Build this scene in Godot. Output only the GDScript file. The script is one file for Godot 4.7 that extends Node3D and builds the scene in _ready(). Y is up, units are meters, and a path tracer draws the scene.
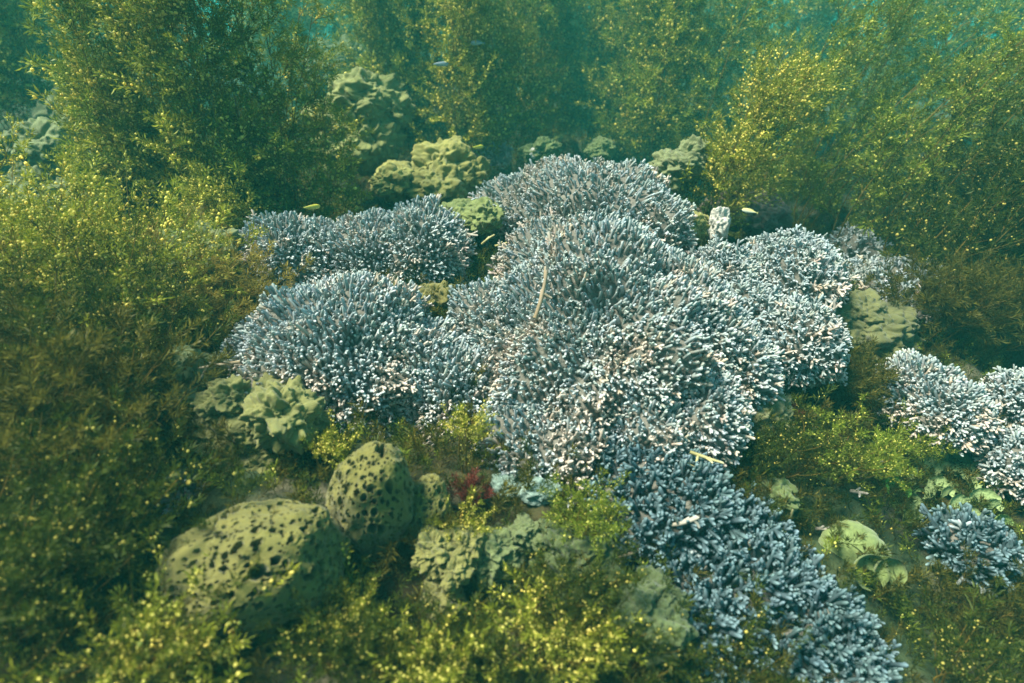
extends Node3D
# A finger-coral reef under clear green water, hemmed in by bladder weed. Units are metres, y is up.

const EYE := Vector3(0, 0.9, 0)
const PITCH := -30.0
const FOV := 60.0
var focal := 341.5 / tan(deg_to_rad(FOV / 2.0))
var aim := Basis(Vector3.RIGHT, deg_to_rad(PITCH))
var rng := RandomNumberGenerator.new()
var bumps := FastNoiseLite.new()
var folds := FastNoiseLite.new()
var cells := FastNoiseLite.new()
var holes := FastNoiseLite.new()
var who := FastNoiseLite.new()
var M := {}
var taken := {}
var spheres := {}
var fingers := []
var antlers := []
var thicket := []
var olive := []
var golden := []
var fuzz := []
var shaded_olive := []
var wiry := []


# ---------------------------------------------------------------- helpers
class Buf:
	var V := PackedVector3Array()
	var N := PackedVector3Array()
	var C := PackedColorArray()
	var I := PackedInt32Array()

	func vert(p: Vector3, n: Vector3, c: Color) -> int:
		V.append(p)
		N.append(n)
		C.append(c)
		return V.size() - 1

	func tri(a: int, b: int, c: int) -> void:
		I.append(a)
		I.append(b)
		I.append(c)

	func mesh() -> ArrayMesh:
		var a := []
		a.resize(Mesh.ARRAY_MAX)
		a[Mesh.ARRAY_VERTEX] = V
		a[Mesh.ARRAY_NORMAL] = N
		a[Mesh.ARRAY_COLOR] = C
		a[Mesh.ARRAY_INDEX] = I
		var m := ArrayMesh.new()
		m.add_surface_from_arrays(Mesh.PRIMITIVE_TRIANGLES, a)
		return m

	func smooth() -> void:
		N.fill(Vector3.ZERO)
		for k in range(0, I.size(), 3):
			var a := I[k]
			var b := I[k + 1]
			var c := I[k + 2]
			var n := (V[c] - V[a]).cross(V[b] - V[a])
			N[a] += n
			N[b] += n
			N[c] += n
		for k in N.size():
			N[k] = N[k].normalized() if N[k].length_squared() > 1e-20 else Vector3.UP


func numbered(called: String) -> String:
	var n: int = taken.get(called, 0)
	taken[called] = n + 1
	return called if n == 0 else "%s_%03d" % [called, n]


func thing(called: String, label: String, category: String, at: Vector3, group := "") -> Node3D:
	var o := Node3D.new()
	o.name = numbered(called)
	add_child(o)
	o.position = at
	o.set_meta("label", label)
	o.set_meta("category", category)
	if group:
		o.set_meta("group", group)
	return o


func part(called: String, m: Mesh, mat: Material, parent: Node3D, t := Transform3D()) -> MeshInstance3D:
	var o := MeshInstance3D.new()
	o.name = called
	o.mesh = m
	o.material_override = mat
	o.transform = t
	parent.add_child(o, true)
	return o


func scatter(called: String, m: Mesh, mat: Material, parent: Node3D, spots: Array, tints: Array) -> void:
	if spots.is_empty():
		return
	var mm := MultiMesh.new()
	mm.transform_format = MultiMesh.TRANSFORM_3D
	mm.use_colors = true
	mm.mesh = m
	mm.instance_count = spots.size()
	for k in spots.size():
		mm.set_instance_transform(k, spots[k])
		mm.set_instance_color(k, tints[k])
	var o := MultiMeshInstance3D.new()
	o.name = called
	o.multimesh = mm
	o.material_override = mat
	parent.add_child(o, true)
	o.set_meta("kind", "stuff")


func mass(called: String, parent: Node3D, meshes: Array, mat: Material, spots: Array) -> void:
	# what is left over once the largest pieces are parts: one part, drawn from a few shapes
	if spots.is_empty():
		return
	var o := Node3D.new()
	o.name = called
	parent.add_child(o, true)
	o.set_meta("kind", "stuff")
	var per := []
	var tint := []
	for k in meshes.size():
		per.append([])
		tint.append([])
	for t in spots:
		var k: int = t[1] if t is Array else rng.randi() % meshes.size()
		per[k].append(t[0] if t is Array else t)
		var g := rng.randf_range(0.8, 1.15)
		tint[k].append(Color(g * rng.randf_range(0.95, 1.06), g, g * rng.randf_range(0.9, 1.06)))
	for k in meshes.size():
		scatter(called, meshes[k], mat, o, per[k], tint[k])


func ray(px: float, py: float) -> Vector3:
	return (aim * Vector3((px - 512.0) / focal, (341.5 - py) / focal, -1.0)).normalized()


func point(px: float, py: float, far: float) -> Vector3:
	return EYE + ray(px, py) * far


func spot(px: float, py: float) -> Vector3:
	var d := ray(px, py)
	var t := 0.3
	while t < 12.0:
		var p := EYE + d * t
		if p.y < seabed(p.x, p.z):
			return Vector3(p.x, seabed(p.x, p.z), p.z)
		t += 0.01
	return EYE + d * t


func rest(px: float, py: float, lift := 0.0) -> Vector3:
	# where a thing seen there lies on the seabed, its middle lifted towards the eye
	return spot(px, py) - ray(px, py) * lift


func on_bed(p: Vector3) -> Vector3:
	return Vector3(p.x, seabed(p.x, p.z), p.z)


func seabed(x: float, z: float) -> float:
	var y := 0.02
	y += 0.12 * exp(-pow((x - 0.05) / 0.75, 2) - pow((z + 1.75) / 0.6, 2))
	y += 0.14 * smoothstep(-2.2, -4.0, z)
	y -= 0.26 * smoothstep(0.0, 0.8, (x - 0.3) * 0.6 + (z + 1.25) * 0.8)
	y += 0.14 * smoothstep(-0.6, -1.3, x)
	y += 0.10 * bumps.get_noise_2d(x, z) + 0.03 * folds.get_noise_3d(x * 0.6, 0.0, z * 0.6)
	return y


func facing(y: Vector3, roll: float) -> Basis:
	var x := y.cross(Vector3(0.3, 0.2, 0.93)).normalized()
	return Basis(x, y, x.cross(y)) * Basis(Vector3.UP, roll)


func any_way() -> Vector3:
	return Vector3(rng.randfn(), rng.randfn(), rng.randfn()).normalized()


func material(called: String, rough: float, backlight := 0.0) -> StandardMaterial3D:
	var m := StandardMaterial3D.new()
	m.resource_name = called
	m.vertex_color_use_as_albedo = true
	m.roughness = rough
	m.metallic_specular = 0.3
	if backlight > 0.0:
		m.backlight_enabled = true
		m.backlight = Color(backlight, backlight, backlight)
	M[called] = m
	return m


func grain(m: StandardMaterial3D, freq: float, strength: float, size: float) -> void:
	var n := FastNoiseLite.new()
	n.seed = 11
	n.frequency = freq
	n.fractal_octaves = 4
	var t := NoiseTexture2D.new()
	t.width = 512
	t.height = 512
	t.seamless = true
	t.noise = n
	t.as_normal_map = true
	t.bump_strength = 8.0
	m.normal_enabled = true
	m.normal_texture = t
	m.normal_scale = strength
	m.uv1_triplanar = true
	m.uv1_world_triplanar = true
	m.uv1_scale = Vector3.ONE / size


# ---------------------------------------------------------------- shapes
func tube(b: Buf, pts: Array, radii: Array, tones: Array, sides: int) -> void:
	var first := b.V.size()
	var side := Vector3(0.37, 0.11, 0.92)
	for k in pts.size():
		var d: Vector3 = (pts[mini(k + 1, pts.size() - 1)] - pts[maxi(k - 1, 0)])
		d = d.normalized() if d.length() > 1e-7 else Vector3.UP
		var x := (side - d * side.dot(d)).normalized()
		var z := x.cross(d)
		for s in sides:
			var a := TAU * s / sides
			var n := x * cos(a) + z * sin(a)
			b.vert(pts[k] + n * radii[k], n, tones[k])
	for k in pts.size() - 1:
		for s in sides:
			var p := first + k * sides + s
			var q := first + k * sides + (s + 1) % sides
			b.tri(p, q, p + sides)
			b.tri(q, q + sides, p + sides)


func limb(b: Buf, p: Vector3, dir: Vector3, length: float, r0: float, r1: float, t0: float, t1: float, hue: Array, rings := 4) -> Array:
	# one knobbly coral finger with a rounded tip; gives back points along it
	var pts := []
	var rad := []
	var tone := []
	var bend := any_way() * 0.35
	for k in rings + 1:
		var t := float(k) / rings
		pts.append(p + (dir * t + bend * t * t * 0.5) * length)
		rad.append(lerpf(r0, r1, t) * rng.randf_range(0.9, 1.13))
		tone.append(shade(hue, lerpf(t0, t1, t)))
	var end: Vector3 = pts[-1]
	var last: Vector3 = (end - pts[-2]).normalized()
	for a in [35.0, 68.0, 89.0]:
		pts.append(end + last * r1 * sin(deg_to_rad(a)) * 1.1)
		rad.append(r1 * cos(deg_to_rad(a)))
		tone.append(shade(hue, t1 + 0.05))
	tube(b, pts, rad, tone, 6)
	return pts


func shade(hue: Array, t: float) -> Color:
	# living tissue over the length of a branch: tan foot, grey middle, pale growing tip
	var c: Color = hue[0].lerp(hue[1], smoothstep(0.0, 0.7, t)).lerp(hue[2], smoothstep(0.88, 1.04, t))
	var g := rng.randf_range(0.93, 1.07)
	return Color(c.r * g, c.g * g, c.b * g)


func make_finger(hue: Array) -> ArrayMesh:
	var b := Buf.new()
	var length := rng.randf_range(0.040, 0.056)
	var main := limb(b, Vector3(0, -0.012, 0), (Vector3.UP + any_way() * 0.18).normalized(), length, 0.0074, 0.0064, 0.0, 1.0, hue, 5)
	for k in rng.randi_range(1, 3):
		var at := rng.randi_range(2, 4)
		var out := Vector3(rng.randfn(), 0, rng.randfn()).normalized()
		limb(b, main[at], (out * 0.8 + Vector3.UP * 0.75).normalized(), rng.randf_range(0.012, 0.022), 0.0058, 0.0047, at / 6.0 + 0.15, 1.0, hue, 2)
	return b.mesh()


func make_antler(hue: Array) -> ArrayMesh:
	var b := Buf.new()
	var main := limb(b, Vector3(0, -0.015, 0), (Vector3.UP + any_way() * 0.3).normalized(), rng.randf_range(0.06, 0.085), 0.0078, 0.0056, 0.0, 1.0, hue, 6)
	for k in rng.randi_range(3, 5):
		var at := rng.randi_range(2, 5)
		var out := Vector3(rng.randfn(), 0, rng.randfn()).normalized()
		var fork := limb(b, main[at], (out + Vector3.UP * 0.6).normalized(), rng.randf_range(0.018, 0.036), 0.0062, 0.005, at / 8.0 + 0.1, 1.0, hue, 3)
		if rng.randf() < 0.6:
			limb(b, fork[2], (out * 0.5 + any_way() * 0.5 + Vector3.UP * 0.8).normalized(), rng.randf_range(0.01, 0.018), 0.0052, 0.0044, 0.7, 1.0, hue, 2)
	return b.mesh()


func leaf(b: Buf, p: Vector3, dir: Vector3, length: float, width: float, c: Color) -> void:
	var s := dir.cross(any_way()).normalized()
	var n := s.cross(dir).normalized()
	var mid := p + dir * length * 0.5 - n * length * 0.1
	var g := rng.randf_range(0.75, 1.25)
	var d := Color(c.r * g, c.g * g, c.b * g)
	var a0 := b.vert(p, n, d)
	var a1 := b.vert(mid + s * width * 0.5 + n * width * 0.25, (n - s * 0.4).normalized(), d)
	var a2 := b.vert(p + dir * length + n * length * rng.randf_range(-0.15, 0.15), n, d)
	var a3 := b.vert(mid - s * width * 0.5 + n * width * 0.25, (n + s * 0.4).normalized(), d)
	b.tri(a0, a2, a1)
	b.tri(a0, a3, a2)


func ball(b: Buf, p: Vector3, r: float, c: Color, tall := 1.2) -> void:
	var first := b.V.size()
	for k in 5:
		var u := PI * k / 4
		for s in 6:
			var n := Vector3(sin(u) * cos(TAU * s / 6), cos(u), sin(u) * sin(TAU * s / 6))
			b.vert(p + n * r * Vector3(1, tall, 1), n, c)
	for k in 4:
		for s in 6:
			var q := first + k * 6 + s
			var w := first + k * 6 + (s + 1) % 6
			b.tri(q, q + 6, w)
			b.tri(w, q + 6, w + 6)


func make_frond(green: Color, float_tone: Color, length: float, leaves: int, leaf_long: float, leaf_wide: float, floats: int, float_size: float) -> ArrayMesh:
	# a side shoot of bladder weed: thin axis, short twigs, narrow blades and gas floats
	var b := Buf.new()
	var axis := []
	var bend := any_way() * 0.35
	for k in 6:
		var t := k / 5.0
		axis.append((Vector3.UP * t + bend * t * t) * length + any_way() * 0.004)
	var wood := Color(green.r * 0.8, green.g * 0.62, green.b * 0.6)
	tube(b, axis, [0.0013, 0.0012, 0.0011, 0.001, 0.0008, 0.0005], [wood, wood, wood, wood, green, green], 3)
	for k in leaves:
		var t := sqrt(rng.randf_range(0.01, 1.0)) * 4.99
		var p: Vector3 = axis[int(t)].lerp(axis[int(t) + 1], t - int(t))
		var out := Vector3.UP.rotated(Vector3.RIGHT, rng.randf_range(0.4, 1.15)).rotated(Vector3.UP, k * 2.4)
		p += out * rng.randf_range(0.0, 0.014)
		leaf(b, p, (out + any_way() * 0.35).normalized(), leaf_long * rng.randf_range(0.6, 1.25), leaf_wide * rng.randf_range(0.7, 1.3), green)
	for k in floats:
		var t := rng.randf_range(0.3, 4.9)
		var p: Vector3 = axis[int(t)].lerp(axis[int(t) + 1], t - int(t))
		ball(b, p + Vector3.UP.rotated(Vector3.RIGHT, rng.randf_range(0.8, 1.6)).rotated(Vector3.UP, rng.randf() * TAU) * rng.randf_range(0.006, 0.018), float_size * rng.randf_range(0.4, 1.2), float_tone)
	return b.mesh()


func icosphere(level: int) -> Array:
	if spheres.has(level):
		return spheres[level]
	var out := []
	if level == 0:
		var g := (1.0 + sqrt(5.0)) / 2.0
		var v := PackedVector3Array()
		for q in [Vector3(-1, g, 0), Vector3(1, g, 0), Vector3(-1, -g, 0), Vector3(1, -g, 0), Vector3(0, -1, g), Vector3(0, 1, g), Vector3(0, -1, -g), Vector3(0, 1, -g), Vector3(g, 0, -1), Vector3(g, 0, 1), Vector3(-g, 0, -1), Vector3(-g, 0, 1)]:
			v.append(q.normalized())
		out = [v, PackedInt32Array([0, 5, 11, 0, 1, 5, 0, 7, 1, 0, 10, 7, 0, 11, 10, 1, 9, 5, 5, 4, 11, 11, 2, 10, 10, 6, 7, 7, 8, 1, 3, 4, 9, 3, 2, 4, 3, 6, 2, 3, 8, 6, 3, 9, 8, 4, 5, 9, 2, 11, 4, 6, 10, 2, 8, 7, 6, 9, 1, 8])]
	else:
		var low := icosphere(level - 1)
		var v: PackedVector3Array = low[0].duplicate()
		var old: PackedInt32Array = low[1]
		var ix := PackedInt32Array()
		var mids := {}
		for k in range(0, old.size(), 3):
			var m := [0, 0, 0]
			for e in 3:
				var p := old[k + e]
				var q := old[k + (e + 1) % 3]
				var key := mini(p, q) * 1000000 + maxi(p, q)
				if not mids.has(key):
					mids[key] = v.size()
					v.append((v[p] + v[q]).normalized())
				m[e] = mids[key]
			ix.append_array(PackedInt32Array([old[k], m[0], m[2], old[k + 1], m[1], m[0], old[k + 2], m[2], m[1], m[0], m[1], m[2]]))
		out = [v, ix]
	spheres[level] = out
	return out


func make_lump(level: int, size: Vector3, rough: float, wrinkle: float, tone: Color, off: Vector3) -> ArrayMesh:
	# a swollen, wrinkled lobe
	var s := icosphere(level)
	var b := Buf.new()
	b.I = s[1]
	for d: Vector3 in s[0]:
		var q := d + off + 0.12 * Vector3(bumps.get_noise_3dv(d + off), bumps.get_noise_3dv(d + off + Vector3.ONE * 3.0), bumps.get_noise_3dv(d + off - Vector3.ONE * 3.0))
		var h := 1.0 + rough * bumps.get_noise_3dv(q * 0.55)
		h += wrinkle * (absf(folds.get_noise_3dv(q * 0.22)) * 2.0 - 0.5)
		h += wrinkle * 0.3 * (cells.get_noise_3dv(q + 0.15 * Vector3(folds.get_noise_3dv(q * 0.3), folds.get_noise_3dv(q * 0.3 + Vector3.ONE), 0)) + 0.5)
		h += wrinkle * 0.34 * folds.get_noise_3dv(q * 0.7) + wrinkle * 0.16 * folds.get_noise_3dv(q * 2.2)
		var g := 1.0 + 0.45 * folds.get_noise_3dv(q * 0.5 + Vector3.ONE * 7.0)
		b.vert(d * size * h, d, Color(tone.r * g, tone.g * g, tone.b * g * 0.98))
	b.smooth()
	return b.mesh()


func make_net(level: int, size: Vector3, tone: Color, off: Vector3, cell: float) -> ArrayMesh:
	# a hollow cushion whose skin is a net: every mesh of the net is a deep pit of its own width
	var s := icosphere(level)
	var b := Buf.new()
	b.I = s[1]
	for d: Vector3 in s[0]:
		var q := d + off
		var h := 1.0 + 0.2 * bumps.get_noise_3dv(q * 0.45) + 0.04 * folds.get_noise_3dv(q * 0.3)
		var w := q + 0.025 * Vector3(folds.get_noise_3dv(q * 0.9), folds.get_noise_3dv(q * 0.9 + Vector3.ONE * 9.0), folds.get_noise_3dv(q * 0.9 - Vector3.ONE * 5.0))
		var pit := 0.0
		for o in [[0.8, 0.0, 0.42, 0.34], [1.9, 0.21, 0.3, 0.24], [3.4, 0.15, 0.34, 0.09]]:
			var p: Vector3 = w * cell * o[0] + Vector3.ONE * o[0] * 3.0
			var wide: float = o[1] + o[2] * pow(absf(who.get_noise_3dv(p)), 1.6)
			var near := holes.get_noise_3dv(p) + 1.0
			pit = maxf(pit, o[3] * smoothstep(wide, wide * 0.8, near))
			h += o[3] * 0.05 * smoothstep(wide * 1.5, wide * 1.1, near) * float(wide > 0.2)
		var g := 1.0 + 0.35 * folds.get_noise_3dv(q * 0.5 + Vector3.ONE * 4.0)
		b.vert(d * size * (h - pit), d, Color(tone.r * g, tone.g * g, tone.b * g))
	b.smooth()
	return b.mesh()


func make_cup(level: int, size: Vector3, mouth: Vector3, wide: float, deep: float, tone: Color, inside: Color) -> ArrayMesh:
	# a smooth rounded lobe with a hollow in it
	var s := icosphere(level)
	var b := Buf.new()
	b.I = s[1]
	var off := Vector3(rng.randf(), rng.randf(), rng.randf()) * 30.0
	for d: Vector3 in s[0]:
		var q := d.angle_to(mouth) * (1.0 + 0.35 * bumps.get_noise_3dv(d * 0.7 + off))
		var h := 1.0 + 0.16 * bumps.get_noise_3dv(d * 0.45 + off) + 0.02 * folds.get_noise_3dv(d * 0.5 + off)
		var k := smoothstep(wide, wide * 0.45, q)
		h -= deep * k
		h += 0.06 * smoothstep(wide * 1.5, wide * 1.05, q) * (1.0 - k)
		var g := 1.0 + 0.2 * folds.get_noise_3dv(d * 0.4 + off) + 0.05 * sin(d.angle_to(Vector3.DOWN) * 26.0)
		var c := tone.lerp(inside, smoothstep(0.75, 1.0, k))
		b.vert(d * size * h, d, Color(c.r * g, c.g * g, c.b * g))
	b.smooth()
	return b.mesh()


func make_fan(radius: float, sweep: float, cup: float, curl: float, tone: Color, thick := 0.003, ragged := 1.0) -> ArrayMesh:
	# a thin fan-shaped blade with a rolled rim and faint growth rings; it stands on its foot at the origin and opens upwards
	var b := Buf.new()
	var nu := 40
	var nv := 22
	var off := rng.randf() * 40.0
	for side in 2:
		for i in nu + 1:
			for j in nv + 1:
				var u := (float(i) / nu - 0.5) * sweep
				var v := float(j) / nv
				var rr := radius * (1.0 + 0.10 * ragged * folds.get_noise_2d(i * 0.05 + off, 3.0))
				var a := u * (0.6 + 0.4 * v)
				var roll := maxf(0.0, v - 0.72) / 0.28 * curl
				var reach := rr * (minf(v, 0.72) + 0.28 * (sin(roll) / maxf(curl, 0.01)))
				var lift := rr * (cup * v * v + 0.28 * (1.0 - cos(roll)) / maxf(curl, 0.01)) + rr * 0.07 * ragged * folds.get_noise_2d(i * 0.07 + off, v * 1.4) * v
				var band := 1.0 + 0.08 * sin(v * 38.0) + 0.2 * folds.get_noise_2d(i * 0.1, j * 0.1 + off)
				b.vert(Vector3(sin(a) * reach, cos(a) * reach, lift + thick * (side - 0.5) * (1.0 - 0.6 * v)), Vector3.BACK, Color(tone.r * band, tone.g * band, tone.b * band))
	var per := (nu + 1) * (nv + 1)
	for side in 2:
		for i in nu:
			for j in nv:
				var p := side * per + i * (nv + 1) + j
				var q := p + nv + 1
				if side == 0:
					b.tri(p, q, p + 1)
					b.tri(q, q + 1, p + 1)
				else:
					b.tri(p, p + 1, q)
					b.tri(q, p + 1, q + 1)
	b.smooth()
	for i in nu:
		var p := i * (nv + 1) + nv
		b.tri(p, p + per, p + nv + 1)
		b.tri(p + nv + 1, p + per, p + per + nv + 1)
	return b.mesh()


# ---------------------------------------------------------------- things
func colony(label: String, group: String, lumps: Array, count: int, size: float, shapes: Array, singles: int, tilt := 0.45) -> Node3D:
	# lumps: [centre, radii]; branches stand all over them, the best seen ones each a part, the others one mass
	var low: Vector3 = lumps[0][0]
	var o := thing("coral_colony", label, "coral", on_bed(low), group)
	var all := []
	var area := 0.0
	for l in lumps:
		area += l[1].x * l[1].y + l[1].y * l[1].z + l[1].x * l[1].z
	for l in lumps:
		var c: Vector3 = l[0]
		var r: Vector3 = l[1]
		var off := Vector3(rng.randf(), rng.randf(), rng.randf()) * 30.0
		var s := icosphere(4)
		var b := Buf.new()
		b.I = s[1]
		for d: Vector3 in s[0]:
			var g := 1.0 + 0.4 * folds.get_noise_3dv(d + off)
			b.vert(c - o.position + d * r * (1.0 + 0.26 * bumps.get_noise_3dv(d * 0.6 + off) + 0.13 * bumps.get_noise_3dv(d * 1.6 + off)), d, Color(0.13 * g, 0.12 * g, 0.10 * g))
		b.smooth()
		part("coral_base", b.mesh(), M.stone, o)
		var n := int(count * (r.x * r.y + r.y * r.z + r.x * r.z) / area)
		for k in n:
			var y := 1.0 - 1.5 * (k + 0.5) / n
			var a := k * 2.39996
			var w := sqrt(1.0 - y * y)
			var d := Vector3(w * cos(a), y, w * sin(a))
			d = (d + any_way() * 0.9 / sqrt(float(n))).normalized()
			var p := c + d * r * (1.0 + 0.26 * bumps.get_noise_3dv(d * 0.6 + off) + 0.13 * bumps.get_noise_3dv(d * 1.6 + off))
			var inside := p.y < seabed(p.x, p.z) - 0.02
			for m in lumps:
				if m != l and ((p - m[0]) / (m[1] * 1.0)).length() < 0.86:
					inside = true
			if inside:
				continue
			var up := (d / r).normalized()
			var dir := (up + Vector3.UP * 0.22 + any_way() * tilt).normalized()
			var t := Transform3D(facing(dir, rng.randf() * TAU), p - o.position)
			var k2 := size * rng.randf_range(0.78, 1.25)
			t = t.scaled_local(Vector3(k2, k2 * rng.randf_range(0.85, 1.2), k2))
			var sight := (EYE - p).normalized()
			var patch := bumps.get_noise_3dv(d * 0.9 + off) * 1.6 - d.y * 0.75 + 0.3 + rng.randf_range(-0.3, 0.3)
			all.append([(EYE - p).length() - 1.2 * clampf(sight.dot(up), -1.0, 0.45), t, 1 if patch > (0.22 if shapes == fingers else 0.5) else (2 if patch < -0.25 else 0)])
	all.sort_custom(func(a, b): return a[0] < b[0])
	var others := []
	for k in all.size():
		var which: int = all[k][2] + 3 * (rng.randi() % int(shapes.size() / 3.0))
		if k < singles:
			part("branch", shapes[which], M.coral, o, all[k][1])
		else:
			others.append([all[k][1], which])
	mass("branches", o, shapes, M.coral, others)
	return o


func weed(label: String, group: String, at: Vector3, tall: float, lean: Vector3, stems: int, wide: float, per_stem: int, shapes: Array, size: float, singles: int, low := 0.06) -> Node3D:
	var o := thing("seaweed_plant", label, "seaweed", at, group)
	var all := []
	for s in stems:
		var away := Vector3.RIGHT.rotated(Vector3.UP, TAU * s / stems + rng.randf_range(-0.5, 0.5))
		var foot := away * wide * 0.25 * rng.randf()
		var spread := away * wide * rng.randf_range(0.35, 0.95)
		var h := tall * (rng.randf_range(0.78, 1.08) if tall > 0.55 else rng.randf_range(0.45, 1.2))
		var sway := any_way() * 0.06 * tall
		var pts := []
		var rad := []
		var tone := []
		for k in 9:
			var t := k / 8.0
			pts.append(foot + Vector3.UP * h * t + lean * pow(t, 1.5) + spread * pow(t, 0.7) * (1.2 - 0.5 * t) + sway * sin(t * 4.0))
			rad.append(lerpf(0.0028, 0.0010, t))
			tone.append(Color(0.22, 0.15, 0.03))
		pts[0].y -= 0.03
		var b := Buf.new()
		tube(b, pts, rad, tone, 5)
		# side branches sweep out and up; each carries a handful of fronds, so that a plant is plumes with gaps between
		var branches := maxi(3, int(per_stem / 7.0))
		for k in branches:
			var t := lerpf(low, 0.97, pow((k + rng.randf()) / branches, 0.9))
			var f := minf(t * 8.0, 7.999)
			var p: Vector3 = pts[int(f)].lerp(pts[int(f) + 1], f - int(f))
			var tangent: Vector3 = (pts[int(f) + 1] - pts[int(f)]).normalized()
			var out := Vector3.RIGHT.rotated(Vector3.UP, k * 2.4 + rng.randf())
			var long := (wide * rng.randf_range(0.5, 1.15) + 0.03) * (1.15 - 0.75 * t)
			var dir := (tangent * rng.randf_range(0.4, 1.1) + out).normalized()
			var arm := []
			for j in 5:
				var u := j / 4.0
				arm.append(p + dir * long * u + Vector3.UP * long * 0.35 * u * u + lean * 0.12 * u * u)
			tube(b, arm, [0.0012, 0.0011, 0.001, 0.0009, 0.0007], [tone[0], tone[0], tone[0], tone[0], tone[0]], 3)
			var q0 := size * (1.05 - 0.35 * t)
			for j in 7:
				var u := (j + 1.0) / 7.0
				var g := minf(u * 4.0, 3.999)
				var w: Vector3 = arm[int(g)].lerp(arm[int(g) + 1], g - int(g))
				var way: Vector3 = (arm[int(g) + 1] - arm[int(g)]).normalized()
				if j < 6:
					way = (way + Vector3.RIGHT.rotated(way, 0.0).cross(way).rotated(way, j * 2.4 + k).normalized() * 0.9 + any_way() * 0.2).normalized()
				var q := q0 * rng.randf_range(0.65, 1.2)
				all.append([(EYE - at - w).length(), Transform3D(facing(way, rng.randf() * TAU), w).scaled_local(Vector3(q, q, q))])
		part("stem", b.mesh(), M.weed, o)
	all.sort_custom(func(a, b): return a[0] < b[0])
	var rest := []
	for k in all.size():
		if k < singles:
			part("frond", shapes[rng.randi() % shapes.size()], M.weed, o, all[k][1])
		else:
			rest.append(all[k][1])
	mass("fronds", o, shapes, M.weed, rest)
	return o


func cushion(label: String, group: String, centre: Vector3, spread: Vector3, lobes: int, lobe: float, tone: Color, level := 5, wrinkle := 0.15) -> Node3D:
	# swollen algae: overlapping wrinkled lobes
	var d0 := (centre - EYE).length()
	if d0 < 2.0:
		var ground := EYE
		while ground.y > seabed(ground.x, ground.z) and (ground - EYE).length() < 6.0:
			ground += (centre - EYE) / d0 * 0.01
		var scale_up := maxf((ground - EYE).length() - lobe * 0.6, d0 * 0.9) / d0
		centre = EYE + (centre - EYE) * scale_up
		spread *= scale_up
		lobe *= scale_up
	var o := thing("algae_cushion", label, "algae", on_bed(centre), group)
	for k in lobes:
		var a := k * 2.4 + rng.randf() * 0.6
		var d := Vector3(cos(a) * sqrt((k + 0.3) / lobes), rng.randf_range(-0.6, 0.9), sin(a) * sqrt((k + 0.3) / lobes)) * spread
		var g := rng.randf_range(0.85, 1.15)
		var r := lobe * rng.randf_range(0.75, 1.2)
		var m := make_lump(level, Vector3(r * rng.randf_range(0.9, 1.25), r * rng.randf_range(0.75, 1.05), r * rng.randf_range(0.9, 1.2)), 0.55, wrinkle, Color(tone.r * g, tone.g * g, tone.b * g), Vector3(rng.randf(), rng.randf(), rng.randf()) * 40.0)
		part("lobe", m, M.skin, o, Transform3D(Basis(Vector3.UP, rng.randf() * TAU), centre + d - o.position))
	return o


func net(label: String, centre: Vector3, size: Vector3, turn: Vector3, cell: float, level := 7) -> Node3D:
	var o := thing("net_algae", label, "algae", on_bed(centre), "net-like algae cushions in front of the coral")
	part("net_skin", make_net(level, size, Color(0.135, 0.12, 0.028), Vector3(rng.randf(), rng.randf(), rng.randf()) * 40.0, cell), M.skin, o, Transform3D(Basis.from_euler(turn), centre - o.position))
	return o


func fish(label: String, at: Vector3, length: float, heading: float, back: Color, belly: Color) -> void:
	var o := thing("small_fish", label, "fish", at, "small fish over the reef")
	o.rotation.y = heading
	var b := Buf.new()
	var n := 14
	for k in n + 1:
		var t := float(k) / n
		var hgt := length * 0.15 * pow(sin(PI * pow(t, 0.62) * 0.97 + 0.03), 0.9) + length * 0.012
		for s in 10:
			var a := TAU * s / 10
			var d := Vector3(0, sin(a), cos(a))
			var c := belly.lerp(back, smoothstep(-0.3, 0.6, d.y))
			b.vert(Vector3((0.5 - t) * length, d.y * hgt, d.z * hgt * 0.5), d, c)
	for k in n:
		for s in 10:
			var p := k * 10 + s
			var q := k * 10 + (s + 1) % 10
			b.tri(p, p + 10, q)
			b.tri(q, p + 10, q + 10)
	b.smooth()
	part("body", b.mesh(), M.scales, o)
	for f in [["tail_fin", [Vector3(-0.47, 0.0, 0), Vector3(-0.66, 0.10, 0), Vector3(-0.60, 0.0, 0), Vector3(-0.66, -0.10, 0)]], ["dorsal_fin", [Vector3(0.18, 0.12, 0), Vector3(0.02, 0.21, 0), Vector3(-0.28, 0.14, 0), Vector3(-0.32, 0.05, 0)]], ["anal_fin", [Vector3(-0.05, -0.11, 0), Vector3(-0.2, -0.17, 0), Vector3(-0.3, -0.1, 0), Vector3(-0.3, -0.04, 0)]]]:
		var w := Buf.new()
		for side in [-1.0, 1.0]:
			for v: Vector3 in f[1]:
				w.vert(v * length + Vector3(0, 0, side * 0.0004), Vector3(0, 0, side), back)
		for q in [0, 4]:
			w.tri(q, q + 1, q + 2)
			w.tri(q, q + 2, q + 3)
		part(f[0], w.mesh(), M.scales, o)
	for side in [-1.0, 1.0]:
		var e := Buf.new()
		ball(e, Vector3(0.36 * length, 0.025 * length, side * 0.043 * length), length * 0.022, Color(0.02, 0.02, 0.02), 1.0)
		part("eye", e.mesh(), M.scales, o)


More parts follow.
